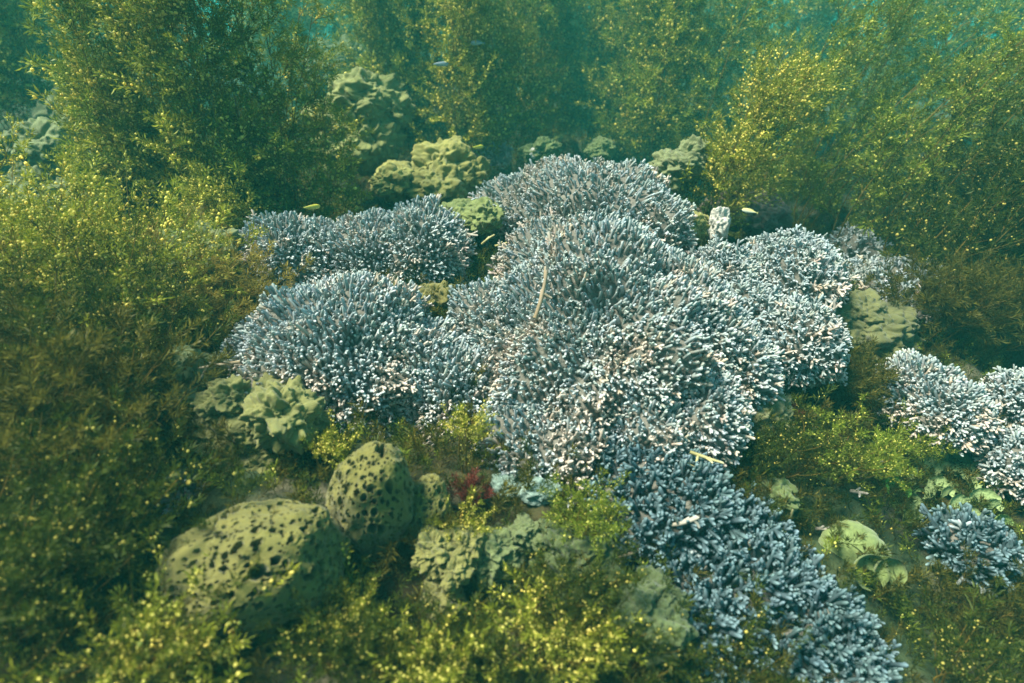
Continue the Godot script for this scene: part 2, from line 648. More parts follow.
func stick(label: String, group: String, at: Vector3, dir: Vector3, length: float, thick: float, forks: int, hue: Array) -> void:
	# a broken piece of branching coral
	var o := thing("coral_fragment", label, "coral fragment", at, group)
	var b := Buf.new()
	var main := limb(b, Vector3.ZERO, dir.normalized(), length, thick, thick * 0.7, 0.1, 0.9, hue, 7)
	part("trunk_branch", b.mesh(), M.coral, o)
	for k in forks:
		var f := Buf.new()
		var at_ring := 2 + (k * 2) % 5
		var out := (dir.normalized() + any_way() * 1.2).normalized()
		limb(f, main[at_ring], out, length * rng.randf_range(0.25, 0.45), thick * 0.75, thick * 0.55, 0.4, 1.0, hue, 3)
		part("side_branch", f.mesh(), M.coral, o)


# ---------------------------------------------------------------- the scene
func _ready() -> void:
	rng.seed = 7
	var cam := Camera3D.new()
	cam.name = "camera"
	cam.fov = FOV
	cam.near = 0.02
	cam.far = 120.0
	cam.transform = Transform3D(aim, EYE)
	add_child(cam)

	var sky := ProceduralSkyMaterial.new()
	sky.sky_top_color = Color(0.36, 0.58, 0.66)
	sky.sky_horizon_color = Color(0.03, 0.24, 0.26)
	sky.sky_curve = 0.35
	sky.ground_horizon_color = Color(0.03, 0.24, 0.26)
	sky.ground_bottom_color = Color(0.02, 0.12, 0.13)
	sky.sky_energy_multiplier = 1.0
	var env := Environment.new()
	env.background_mode = Environment.BG_SKY
	env.sky = Sky.new()
	env.sky.sky_material = sky
	env.tonemap_mode = Environment.TONE_MAPPER_LINEAR
	env.tonemap_exposure = 2.35
	env.fog_enabled = true
	env.fog_density = 0.02
	env.volumetric_fog_enabled = true
	env.volumetric_fog_density = 0.0
	env.fog_light_color = Color(0.34, 0.95, 0.90)
	env.sdfgi_enabled = true
	env.ssao_enabled = true
	env.ssil_enabled = true
	var world := WorldEnvironment.new()
	world.name = "world"
	world.environment = env
	add_child(world)

	var sun := DirectionalLight3D.new()
	sun.name = "sun"
	sun.light_energy = 1.6
	sun.light_color = Color(1.0, 1.0, 0.93)
	sun.light_angular_distance = 16.0
	sun.shadow_enabled = true
	sun.look_at_from_position(Vector3(-0.46, 0.87, 0.02), Vector3.ZERO)
	add_child(sun)

	var lens := CameraAttributesPhysical.new()
	lens.frustum_focal_length = 20.0
	lens.frustum_focus_distance = 1.6
	lens.exposure_aperture = 1.9
	cam.attributes = lens
	cam.fov = FOV

	bumps.seed = 3
	bumps.frequency = 1.7
	bumps.fractal_octaves = 3
	folds.seed = 5
	folds.frequency = 6.0
	folds.fractal_octaves = 3
	cells.seed = 9
	cells.noise_type = FastNoiseLite.TYPE_CELLULAR
	cells.frequency = 3.2
	cells.fractal_octaves = 1
	cells.fractal_type = FastNoiseLite.FRACTAL_NONE
	cells.cellular_return_type = FastNoiseLite.RETURN_DISTANCE
	holes.seed = 21
	holes.noise_type = FastNoiseLite.TYPE_CELLULAR
	holes.frequency = 1.0
	holes.fractal_type = FastNoiseLite.FRACTAL_NONE
	holes.cellular_distance_function = FastNoiseLite.DISTANCE_EUCLIDEAN
	holes.cellular_return_type = FastNoiseLite.RETURN_DISTANCE
	holes.cellular_jitter = 0.9
	who.seed = 21
	who.noise_type = FastNoiseLite.TYPE_CELLULAR
	who.frequency = 1.0
	who.fractal_type = FastNoiseLite.FRACTAL_NONE
	who.cellular_distance_function = FastNoiseLite.DISTANCE_EUCLIDEAN
	who.cellular_return_type = FastNoiseLite.RETURN_CELL_VALUE
	who.cellular_jitter = 0.9

	grain(material("stone", 0.95), 0.05, 1.0, 0.25)
	grain(material("coral", 0.75), 0.06, 0.35, 0.05)
	material("weed", 0.5, 0.9)
	grain(material("skin", 0.7, 0.25), 0.05, 1.3, 0.06)
	M.skin.rim_enabled = true
	M.skin.rim = 0.35
	M.skin.rim_tint = 0.6
	material("blade", 0.6, 0.5)
	material("scales", 0.35)

	# the murkier water behind the reef, nearer on the left
	var murk := FogVolume.new()
	murk.name = "murky_water"
	murk.shape = RenderingServer.FOG_VOLUME_SHAPE_BOX
	murk.size = Vector3(24.0, 4.0, 10.0)
	murk.position = Vector3(-0.6, 1.0, -7.75)
	murk.rotation.y = -0.22
	var water := FogMaterial.new()
	water.density = 0.075
	water.albedo = Color(0.36, 0.94, 0.84)
	murk.material = water
	add_child(murk)
	murk.set_meta("kind", "structure")

	build_kinds()
	build_ground()
	build_coral()
	build_cushions()
	build_weed()
	build_small_things()


func build_kinds() -> void:
	var hues := [
		[Color(0.24, 0.215, 0.185), Color(0.31, 0.315, 0.30), Color(0.43, 0.46, 0.455)],
		[Color(0.31, 0.235, 0.175), Color(0.40, 0.325, 0.265), Color(0.49, 0.425, 0.37)],
		[Color(0.20, 0.19, 0.175), Color(0.24, 0.27, 0.27), Color(0.38, 0.43, 0.44)],
	]
	for k in 12:
		fingers.append(make_finger(hues[k % 3]))
	var dark := [Color(0.04, 0.045, 0.045), Color(0.045, 0.07, 0.078), Color(0.15, 0.22, 0.24)]  # shade of the lower right slope put into the coral colour
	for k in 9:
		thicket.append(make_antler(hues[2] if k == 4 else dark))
	for k in 9:
		antlers.append(make_antler(hues[k % 3]))
	for k in 5:
		olive.append(make_frond(Color(0.175, 0.22, 0.022), Color(0.74, 0.68, 0.16), 0.10, 52, 0.021, 0.0038, 4, 0.0040))
		golden.append(make_frond(Color(0.245, 0.26, 0.024), Color(0.85, 0.72, 0.18), 0.10, 48, 0.021, 0.0038, 6, 0.0045))
		shaded_olive.append(make_frond(Color(0.06, 0.08, 0.01), Color(0.6, 0.5, 0.12), 0.11, 56, 0.023, 0.0034, [0, 1, 2, 3, 5][k], 0.0043))  # weed fronds with shade put into a darker leaf colour
		fuzz.append(make_frond(Color(0.13, 0.12, 0.02), Color(0.3, 0.22, 0.05), 0.10, 90, 0.026, 0.0018, 1, 0.003))
		wiry.append(make_frond(Color(0.29, 0.235, 0.045), Color(0.45, 0.33, 0.07), 0.09, 60, 0.026, 0.0022, 1, 0.003))


func build_ground() -> void:
	var b := Buf.new()
	var n := 220
	var xs := []
	var zs := []
	for k in n + 1:
		var t := 2.0 * k / n - 1.0
		xs.append(2.2 * t + 11.0 * pow(absf(t), 9) * signf(t))
		zs.append(-1.9 + 2.3 * t + 11.0 * pow(absf(t), 9) * signf(t))
	for i in n + 1:
		for j in n + 1:
			var x: float = xs[i]
			var z: float = zs[j]
			var p := Vector3(x, seabed(x, z) + 0.02 * cells.get_noise_3d(x * 2.5, 0, z * 2.5), z)
			var g := 1.0 + 0.5 * folds.get_noise_2d(x * 0.5, z * 0.5)
			var c := Color(0.055, 0.048, 0.02).lerp(Color(0.035, 0.05, 0.022), smoothstep(-0.3, 0.3, bumps.get_noise_2d(x * 0.8 + 9.0, z * 0.8)))
			c = c.lerp(Color(0.10, 0.09, 0.055), smoothstep(0.15, 0.45, folds.get_noise_2d(x * 0.4 + 20.0, z * 0.4)))
			b.vert(p, Vector3.UP, Color(c.r * g, c.g * g, c.b * g))
	for i in n:
		for j in n:
			var p := i * (n + 1) + j
			b.tri(p, p + n + 1, p + 1)
			b.tri(p + 1, p + n + 1, p + n + 2)
	b.smooth()
	for k in b.N.size():
		if b.N[k].y < 0.0:
			b.N[k] = -b.N[k]
	var ground := MeshInstance3D.new()
	ground.name = "ground"
	ground.mesh = b.mesh()
	ground.material_override = M.stone
	add_child(ground)
	ground.set_meta("kind", "structure")
	ground.set_meta("label", "lumpy olive brown seabed of rubble and silt")

	var turf := Node3D.new()
	turf.name = "turf_algae"
	add_child(turf)
	turf.set_meta("kind", "stuff")
	turf.set_meta("label", "short green brown turf algae covering the seabed")
	var clear := spot(868, 556)
	var spots := []
	while spots.size() < 26000:
		var x := rng.randf_range(-2.6, 2.6)
		var z := -0.25 - 4.2 * pow(rng.randf(), 1.3)
		if absf(x) > 0.6 + 0.95 * -z or bumps.get_noise_2d(x * 1.2 + 40.0, z * 1.2) < rng.randf_range(-0.9, 0.0):
			continue
		if Vector2(x - clear.x, z - clear.z).length() < 0.06:
			continue
		var s := rng.randf_range(0.25, 0.75)
		spots.append(Transform3D(facing((Vector3.UP + any_way() * 0.6).normalized(), rng.randf() * TAU), Vector3(x, seabed(x, z) - 0.004, z)).scaled_local(Vector3(s, s, s)))
	mass("turf_patch", turf, [fuzz[0], shaded_olive[1], olive[0], shaded_olive[0], fuzz[1]], M.weed, spots)


func lump_at(px: float, py: float, far: float, wide: float, tall: float, size: float, deep := 1.0) -> Array:
	# centre and radii of the base of a colony whose branch tips reach the given widths in the photo
	var u := far / focal
	var tip := 0.042 * size
	return [point(px, py, far), Vector3(maxf(wide * u - tip, 0.02), maxf(tall * u - tip, 0.02), maxf(wide * u * deep - tip, 0.02))]


func build_coral() -> void:
	var g := "finger coral colonies on the reef mound"
	var f := 0.49
	colony("largest blue-grey finger coral dome, in the middle, with a broken branch on it", g, [lump_at(592, 385, 1.68, 132, 148, f, 0.95), lump_at(670, 365, 1.66, 75, 95, f), lump_at(510, 365, 1.64, 70, 88, f), lump_at(698, 425, 1.48, 48, 58, f), lump_at(735, 380, 1.62, 40, 55, f), lump_at(550, 445, 1.44, 85, 66, f), lump_at(640, 440, 1.45, 70, 62, f)], 16500, f, fingers, 300, 0.4)
	colony("rear finger coral dome rising behind the largest dome", g, [lump_at(592, 245, 2.12, 82, 80, f), lump_at(535, 225, 2.2, 58, 55, f), lump_at(640, 240, 2.02, 52, 50, f), lump_at(585, 270, 1.92, 80, 60, f)], 7000, f, fingers, 200)
	colony("rounded finger coral dome on the left, above the net-like algae", g, [lump_at(345, 380, 1.6, 98, 98, f), lump_at(275, 368, 1.64, 48, 46, f), lump_at(420, 385, 1.56, 60, 74, f), lump_at(455, 410, 1.5, 55, 64, f)], 7600, f, fingers, 300, 0.4)
	colony("finger coral with upright tips behind the left dome, beside white dead sticks", g, [lump_at(420, 258, 1.98, 50, 54, f), lump_at(372, 262, 2.0, 52, 48, f)], 2900, f, fingers, 120)
	colony("small finger coral dome under the tall left seaweed clump", g, [lump_at(288, 262, 2.02, 44, 44, f), lump_at(325, 260, 2.02, 36, 40, f)], 1900, f, fingers, 80)
	colony("loose branching coral bush just right of the largest dome", g, [lump_at(790, 348, 1.78, 44, 46, f), lump_at(745, 330, 1.8, 40, 44, f)], 800, f, antlers, 120)
	colony("branching coral bush below the pale fish, behind the loose bush", g, [lump_at(787, 278, 2.05, 48, 38, f), lump_at(752, 285, 2.0, 30, 32, f)], 800, f, antlers, 90)
	colony("low branching coral patch between the white rock and the big domes", g, [lump_at(718, 284, 1.92, 36, 36, f)], 400, f, antlers, 50)
	colony("flat spreading coral patch at the edge of the dark right weed", g, [lump_at(900, 296, 2.42, 44, 26, f), lump_at(862, 292, 2.45, 30, 30, f)], 600, f, antlers, 60)
	colony("small ragged coral tuft standing behind the flat spreading coral", g, [lump_at(850, 262, 2.6, 26, 30, f)], 150, f, antlers, 30)
	colony("pale oval finger coral dome beside the right-hand weed, above the fan algae", g, [lump_at(912, 398, 1.98, 34, 36, f), lump_at(940, 412, 1.96, 34, 34, f), lump_at(962, 425, 1.95, 24, 24, f)], 1900, f, fingers, 130)
	colony("coral tuft cut by the right edge of the picture, upper of two", g, [lump_at(1014, 402, 2.15, 24, 24, f)], 230, f, antlers, 40)
	colony("coral tuft cut by the right edge of the picture, lower of two", g, [lump_at(1022, 466, 2.0, 28, 28, f)], 260, f, antlers, 40)
	colony("antler coral thicket painted dark blue as shade, running down the slope", g, [lump_at(650, 508, 1.36, 70, 54, f), lump_at(700, 568, 1.40, 88, 58, f), lump_at(765, 632, 1.44, 84, 58, f), lump_at(690, 632, 1.30, 44, 40, f), lump_at(832, 672, 1.50, 44, 36, f)], 3300, 0.58, thicket, 300, 0.65)
	colony("thin blue-grey coral tuft beside the curled green alga", g, [lump_at(970, 548, 1.74, 30, 22, 0.6)], 130, 0.6, thicket, 50)
	colony("little coral tuft in the dark hollow beside the lumpy brown cushion", g, [lump_at(192, 502, 1.42, 26, 32, 0.6)], 110, 0.6, fingers, 40)
	colony("tiny distant coral tips beside the far yellow-green cushion", g, [lump_at(492, 156, 3.0, 20, 12, f)], 80, f, antlers, 10)


func build_cushions() -> void:
	var g := "swollen algae cushions"
	var mustard := Color(0.19, 0.175, 0.045)
	var green := Color(0.11, 0.135, 0.045)
	var grey := Color(0.13, 0.14, 0.06)
	cushion("broad mustard algae cushion of soft folds behind the upright-tipped coral", g, point(430, 180, 2.5), Vector3(0.20, 0.05, 0.10), 7, 0.095, mustard)
	cushion("tall hazy pile of pale algae lobes beside the big left seaweed clump", g, point(365, 125, 2.9), Vector3(0.14, 0.20, 0.10), 8, 0.12, Color(0.16, 0.165, 0.05))
	cushion("big folded brown-green algae cushion at the foot of the left coral dome", g, point(258, 432, 1.42), Vector3(0.10, 0.09, 0.07), 11, 0.058, Color(0.135, 0.13, 0.04), 5, 0.24)
	cushion("brown-green algae knob on the seabed behind the rear dome", g, point(540, 152, 2.8), Vector3(0.07, 0.03, 0.04), 4, 0.065, green)
	cushion("rounder dim algae knob under the back weeds right of the yellow-green one", g, point(600, 152, 2.85), Vector3(0.03, 0.02, 0.03), 3, 0.06, green)
	cushion("knobbly pale algae stack at the foot of the golden weed", g, point(680, 165, 2.3), Vector3(0.05, 0.09, 0.05), 6, 0.055, grey, 4, 0.2)
	cushion("long olive algae lobe leaning on the white rock", g, point(694, 228, 2.08), Vector3(0.02, 0.06, 0.03), 3, 0.05, mustard)
	cushion("dim purple-brown boulder-like algae behind the pale fish", g, point(755, 212, 2.55), Vector3(0.14, 0.03, 0.06), 5, 0.08, Color(0.11, 0.085, 0.065))
	cushion("small dark brown algae knob below the white rock", g, point(728, 246, 1.98), Vector3(0.03, 0.01, 0.02), 2, 0.04, Color(0.09, 0.08, 0.03))
	cushion("grey-green translucent algae clump below the turquoise sand patch", g, point(505, 552, 1.18), Vector3(0.06, 0.05, 0.04), 8, 0.036, Color(0.11, 0.13, 0.05), 5, 0.28)
	cushion("upright yellowish algae folds between the net algae and the grey-green clump", g, point(452, 572, 1.12), Vector3(0.04, 0.05, 0.04), 7, 0.033, Color(0.15, 0.14, 0.04), 5, 0.3)
	cushion("dark green algae lump under the tall middle sprig", g, point(580, 560, 1.2), Vector3(0.05, 0.04, 0.04), 5, 0.05, Color(0.07, 0.09, 0.03))
	cushion("green folded algae under the wiry golden bush", g, point(180, 380, 1.62), Vector3(0.07, 0.04, 0.05), 5, 0.06, Color(0.12, 0.14, 0.06), 4, 0.24)
	cushion("dark green algae lump at the lower end of the antler coral", g, point(650, 612, 1.2), Vector3(0.06, 0.03, 0.04), 5, 0.045, Color(0.07, 0.09, 0.035))
	cushion("twin-lobed grey-green algae beside the red patches", g, point(766, 415, 1.45), Vector3(0.05, 0.015, 0.03), 4, 0.042, Color(0.17, 0.17, 0.075), 5, 0.12)
	cushion("soft olive algae in front of the loose coral bush and dark weed", g, point(845, 325, 1.8), Vector3(0.10, 0.04, 0.06), 6, 0.065, Color(0.11, 0.11, 0.04))
	cushion("brown-green algae mat in the hollow between three coral domes", g, point(415, 305, 1.72), Vector3(0.09, 0.02, 0.05), 6, 0.05, Color(0.15, 0.13, 0.035), 4, 0.24)
	cushion("green algae mat behind the white dead sticks", g, point(478, 218, 2.1), Vector3(0.10, 0.02, 0.09), 6, 0.06, Color(0.13, 0.15, 0.045))
	cushion("hazy green algae lump in the shade right of the yellow left bank", g, point(205, 265, 2.0), Vector3(0.09, 0.05, 0.06), 5, 0.07, Color(0.13, 0.15, 0.06))
	cushion("blurred dark lump beside the small dome under tall seaweed", g, point(258, 278, 1.8), Vector3(0.04, 0.02, 0.03), 3, 0.045, Color(0.12, 0.13, 0.06))
	cushion("green algae lump below the pale yellow coral twigs", g, point(768, 495, 1.4), Vector3(0.05, 0.015, 0.03), 5, 0.03, Color(0.12, 0.15, 0.05), 4, 0.22)
	var far := "faded algae boulders in the left distance"
	for f in [[95, 128, 3.7, 0.17, "faded algae boulder in the left distance, highest of the group"], [45, 165, 3.3, 0.15, "faded algae boulder at the left edge below the dark water"], [75, 215, 2.7, 0.15, "nearest faded algae boulder left of the tall clump"], [128, 175, 3.2, 0.13, "faded algae boulder half behind the tall left clump"], [18, 225, 2.7, 0.13, "faded boulder cut by the left edge above the yellow bank"], [345, 70, 3.8, 0.15, "faded algae boulder above the hazy pile of lobes"]]:
		cushion(f[4], far, point(f[0], f[1], f[2]), Vector3(f[3], f[3] * 0.4, f[3] * 0.6), 6, f[3] * 0.75, Color(0.12, 0.135, 0.05))

	var nets := net("tall net-like algae cushion with a dark cleft, nearest the left coral dome", point(372, 508, 1.2), Vector3(0.085, 0.15, 0.08), Vector3(0.2, 0.3, -0.12), 3.4)
	nets.set_meta("category", "algae")
	net("small net-like algae pair right of the tall perforated cushion", point(424, 512, 1.19), Vector3(0.045, 0.075, 0.045), Vector3(0.1, 0.9, -0.35), 2.8, 6)
	net("long yellow-green net algae lying low with two big round holes", point(250, 572, 1.17), Vector3(0.165, 0.115, 0.11), Vector3(0.25, 0.15, 0.5), 4.2)


func build_weed() -> void:
	var back := "tall weeds along the back"
	# [foot x, foot y in the photo, distance, height, sideways lean, stems, width, fronds per stem, kind, size, words]
	for r in [
		[395, 172, 3.3, 1.10, -0.05, 3, 0.13, 62, 0, 1.1, "tall back weed rising just right of the hazy pile of lobes"],
		[432, 165, 3.2, 1.15, 0.03, 3, 0.12, 62, 0, 1.1, "tall back weed rising over the mustard cushion"],
		[470, 162, 3.0, 1.05, 0.02, 3, 0.12, 66, 1, 1.0, "tall back weed with many yellow floats near the small yellow fish"],
		[512, 160, 3.3, 1.2, 0.0, 3, 0.13, 62, 0, 1.1, "tall back weed above the distant coral tips"],
		[548, 160, 3.6, 1.25, -0.05, 3, 0.14, 58, 0, 1.2, "tall back weed behind the yellow-green algae knob"],
		[588, 160, 3.4, 1.2, 0.05, 3, 0.14, 60, 0, 1.1, "tall back weed above the dim round knob"],
		[625, 162, 3.2, 1.1, 0.1, 3, 0.14, 62, 0, 1.1, "tall back weed above the right shoulder of the rear dome"],
		[655, 165, 3.1, 1.15, 0.12, 3, 0.14, 60, 0, 1.1, "dark tall back weed left of the knobbly stack"],
		[375, 130, 4.2, 1.3, 0.0, 3, 0.16, 52, 0, 1.3, "faint far weed behind the hazy pile of lobes"],
		[480, 130, 4.3, 1.4, 0.0, 3, 0.16, 52, 0, 1.3, "faint far weed between the two front back weeds, upper centre"],
		[600, 125, 4.4, 1.4, 0.05, 4, 0.2, 50, 0, 1.3, "faint far weed at the top centre right"],
		[690, 130, 4.2, 1.4, 0.2, 4, 0.2, 52, 0, 1.3, "faint far weed behind the golden weed"],
		[770, 130, 4.0, 1.4, 0.25, 4, 0.2, 52, 0, 1.3, "faint far weed leaning at the top right"],
		[290, 120, 4.3, 1.3, 0.0, 3, 0.15, 50, 0, 1.3, "faint far weed in the gap right of the tall left clump"],
		[60, 90, 5.0, 1.2, 0.1, 4, 0.22, 45, 0, 1.4, "dark faint weed in the upper left corner"],
		[150, 90, 4.8, 1.3, 0.0, 4, 0.22, 45, 0, 1.4, "dark faint weed behind the tall left clump"],
		[15, 120, 4.2, 0.8, 0.1, 4, 0.22, 45, 0, 1.3, "faded weed cut by the upper left edge"],
	]:
		for k in [2, 3, 4, 6, 9]:
			r[k] *= 0.98
		r[6] *= 0.85
		r[3] *= 1.12
		r[9] *= 1.05
		r[5] += 2
		if r[8] == 0:
			r[8] = 5
		r[7] = int(r[7] * 1.6)
		plant(r, back, 14)
	for f in [[40, 5.6], [110, 6.2], [190, 5.2], [330, 4.7], [410, 4.5], [455, 4.4], [500, 4.6], [535, 4.3], [570, 4.6], [612, 4.3], [650, 4.5], [720, 4.4], [800, 4.6], [870, 4.5], [940, 4.4], [1010, 4.4], [-30, 4.4], [270, 5.0]]:
		plant([f[0], 120, f[1], rng.randf_range(1.3, 1.7), rng.randf_range(0.0, 0.2), 5, 0.16, 70, 5, 1.5, "faint far weed fading into the green water behind the back row"], "faint far weeds", 0)
	var clump := "tall weed clump on the left"
	for r in [
		[148, 215, 2.6, 0.55, -0.05, 3, 0.16, 66, 0, 1.05, "outer weed of the left clump, lowest and palest"],
		[168, 215, 2.5, 1.05, -0.08, 3, 0.15, 70, 0, 1.05, "feathery pale weed in the left half of the left clump"],
		[205, 222, 2.35, 1.1, 0.0, 3, 0.14, 72, 1, 1.0, "golden-tipped weed in the middle of the left clump"],
		[240, 225, 2.3, 1.2, -0.02, 3, 0.14, 72, 0, 1.0, "tallest dense weed of the left clump"],
		[275, 222, 2.35, 1.1, 0.04, 3, 0.13, 70, 0, 1.0, "dark dense weed on the right side of the left clump"],
		[305, 215, 2.4, 0.72, 0.1, 3, 0.12, 50, 0, 0.95, "short dark weed at the right foot of the left clump"],
		[225, 232, 2.15, 0.36, 0.0, 3, 0.12, 40, 1, 0.85, "low yellow sprigs at the front foot of the left clump"],
	]:
		r[5] += 2
		if r[8] == 0:
			r[8] = 5
		r[3] *= 1.08
		r[6] *= 0.72
		plant(r, clump, 22)
	var slope := "slanting weeds on the right"
	for r in [
		[712, 205, 2.35, 0.72, 0.16, 4, 0.14, 66, 1, 0.95, "bright golden weed with round floats above the white rock"],
		[690, 150, 2.9, 1.0, 0.22, 3, 0.14, 60, 0, 1.0, "olive weed rising behind the knobbly stack"],
		[760, 195, 2.7, 0.95, 0.30, 4, 0.18, 62, 0, 1.0, "leaning weed above the dim purple boulder"],
		[805, 205, 2.7, 0.95, 0.36, 4, 0.18, 62, 0, 1.0, "leaning weed behind the ragged coral tuft"],
		[850, 215, 2.6, 0.9, 0.40, 4, 0.18, 62, 0, 1.0, "leaning weed right behind the flat spreading coral"],
		[905, 225, 2.5, 0.9, 0.45, 4, 0.2, 62, 4, 1.0, "leaning weed with pale floats above the dark weed bank"],
		[960, 240, 2.4, 0.85, 0.45, 4, 0.2, 62, 4, 1.0, "leaning weed nearest the right edge, middle row"],
		[820, 160, 3.4, 1.2, 0.45, 4, 0.22, 56, 0, 1.15, "rear leaning weed in the upper right, left one"],
		[900, 165, 3.3, 1.2, 0.5, 4, 0.22, 56, 0, 1.15, "rear leaning weed in the upper right, middle one"],
		[985, 175, 3.2, 1.2, 0.5, 4, 0.22, 56, 0, 1.15, "rear leaning weed in the upper right corner"],
		[1020, 215, 2.5, 0.95, 0.3, 4, 0.2, 60, 4, 1.0, "leaning weed cut by the right edge"],
		[930, 285, 2.05, 0.42, 0.25, 4, 0.16, 46, 4, 0.85, "low weed with yellow-green floats behind the dark bank"],
		[1000, 295, 1.95, 0.5, 0.3, 4, 0.16, 46, 4, 0.85, "low weed at the right edge behind the dark bank"],
		[920, 345, 1.8, 0.2, 0.1, 6, 0.16, 34, 2, 0.9, "dark brown feathery weed bank behind the oval coral, left half"],
		[985, 350, 1.7, 0.22, 0.12, 6, 0.16, 34, 2, 0.9, "dark brown feathery weed bank at the right edge"],
	]:
		r[6] *= 0.75
		plant(r, slope, 16)
	var bank := "yellow weeds on the near left bank"
	for r in [
		[25, 310, 2.0, 0.2, 0.05, 4, 0.14, 46, 1, 0.85, "hazy yellow weed at the left edge of the near bank"],
		[70, 320, 1.85, 0.36, -0.02, 3, 0.14, 50, 1, 0.85, "tallest yellow weed on the near left bank"],
		[120, 330, 1.85, 0.22, 0.0, 5, 0.14, 46, 1, 0.8, "dense yellow weed in the middle of the near left bank"],
		[150, 300, 1.95, 0.26, 0.0, 4, 0.09, 40, 0, 0.8, "green-yellow weed beside the shaded algae lump"],
		[208, 335, 1.68, 0.16, 0.06, 7, 0.09, 24, 3, 0.75, "wiry golden bush with hair-thin blades on the left bank"],
		[60, 400, 1.55, 0.3, 0.0, 4, 0.13, 40, 4, 0.8, "yellow weed with pale floats below the wiry bush, far left"],
		[130, 395, 1.5, 0.16, 0.02, 4, 0.08, 34, 4, 0.75, "olive weed right in front of the green folded algae"],
		[25, 470, 1.15, 0.2, 0.0, 6, 0.13, 34, 2, 0.85, "blurred brown feathery weed at the left edge"],
		[85, 470, 1.2, 0.2, 0.0, 6, 0.12, 34, 2, 0.8, "brown feathery weed left of the dark hollow"],
		[60, 560, 0.95, 0.16, 0.02, 4, 0.1, 30, 4, 0.7, "weed with bright yellow floats in the lower left"],
		[90, 580, 1.0, 0.17, 0.02, 4, 0.07, 30, 4, 0.7, "weed with bright yellow floats left of the long net algae"],
		[15, 640, 0.75, 0.16, 0.02, 4, 0.09, 30, 4, 0.65, "blurred yellow weed in the bottom left corner"],
		[95, 660, 0.75, 0.13, 0.04, 4, 0.1, 30, 4, 0.65, "blurred yellow weed beside the bottom left corner"],
		[165, 705, 0.8, 0.08, 0.02, 5, 0.06, 28, 1, 0.65, "blurred yellow weed below the long net algae"],
	]:
		r[3] *= 0.9
		r[5] += 2
		r[6] *= 1.5
		r[7] = int(r[7] * 0.75)
		plant(r, bank, 20)
	var front := "small weeds along the front"
	for r in [
		[330, 668, 0.95, 0.12, 0.02, 4, 0.06, 14, 4, 0.55, "thin dark sprig right below the long net algae"],
		[345, 640, 1.05, 0.08, 0.0, 3, 0.03, 10, 1, 0.5, "small pale yellow sprig under the tall net cushion"],
		[425, 690, 0.85, 0.10, 0.0, 4, 0.05, 22, 1, 0.55, "bright yellow weed at the bottom, left of the largest bottom weed"],
		[470, 680, 0.85, 0.10, 0.0, 4, 0.07, 24, 4, 0.55, "olive weed at the bottom between two bright weeds"],
		[535, 670, 0.85, 0.13, 0.03, 5, 0.08, 30, 1, 0.6, "largest bright yellow weed at the bottom with round floats"],
		[575, 622, 0.95, 0.13, 0.0, 5, 0.07, 28, 4, 0.55, "golden weed just above the largest bottom weed"],
		[615, 685, 0.95, 0.11, 0.0, 4, 0.08, 28, 4, 0.6, "dark olive weed at the bottom right of the largest bottom weed"],
		[700, 690, 1.0, 0.1, 0.0, 4, 0.08, 24, 4, 0.6, "dark weed at the bottom below the little dark algae lump"],
		[740, 690, 1.05, 0.06, 0.0, 4, 0.04, 20, 2, 0.6, "mossy green weed at the bottom in front of the antler coral"],
		[950, 690, 1.0, 0.10, 0.03, 4, 0.08, 24, 4, 0.6, "dark weed in the bottom right corner"],
		[465, 470, 1.28, 0.19, 0.01, 2, 0.02, 26, 1, 0.45, "slender yellow sprig standing against the coral domes"],
		[328, 478, 1.3, 0.13, -0.01, 3, 0.03, 16, 1, 0.45, "yellow sprig between the lumpy cushion and the left dome"],
		[582, 552, 1.2, 0.17, 0.0, 4, 0.045, 26, 0, 0.55, "tall green sprig right of the turquoise sand patch"],
		[452, 540, 1.15, 0.05, 0.02, 3, 0.03, 12, 1, 0.4, "tiny yellow sprig under the red tuft"],
		[790, 475, 1.35, 0.08, 0.03, 6, 0.09, 26, 4, 0.55, "low yellow-green weed below the red patches"],
		[835, 478, 1.35, 0.09, 0.05, 6, 0.09, 28, 0, 0.55, "low yellow-green weed left of the pale rubble"],
		[745, 470, 1.35, 0.08, 0.0, 5, 0.06, 22, 4, 0.5, "low mossy weed at the right foot of the largest dome"],
		[838, 405, 1.48, 0.09, 0.0, 7, 0.06, 26, 2, 0.7, "fuzzy dark green bush between the coral bush and the oval dome"],
		[885, 455, 1.4, 0.06, 0.05, 5, 0.07, 22, 0, 0.5, "low weed at the foot of the oval dome"],
		[975, 620, 1.2, 0.08, 0.05, 5, 0.1, 24, 2, 0.6, "dark weed hanging below the thin coral tuft"],
		[955, 640, 1.25, 0.06, 0.03, 5, 0.05, 20, 2, 0.55, "dark weed below the curled green alga"],
	]:
		r[3] *= 0.75
		r[7] = int(r[7] * 0.5)
		r[6] *= 0.75
		plant(r, front, 24)


func plant(r: Array, group: String, singles: int) -> void:
	var p := on_bed(point(r[0], r[1], r[2])) if r[2] > 2.1 else spot(r[0], r[1])
	var kind: Array = [olive, golden, fuzz, wiry, shaded_olive, olive.slice(0, 3) + golden.slice(0, 3)][r[8]]
	weed(r[10], group, p, r[3], Vector3(r[4], 0, 0.0), r[5], r[6] * 1.15, int(r[7] * 1.3), kind, r[9], singles)


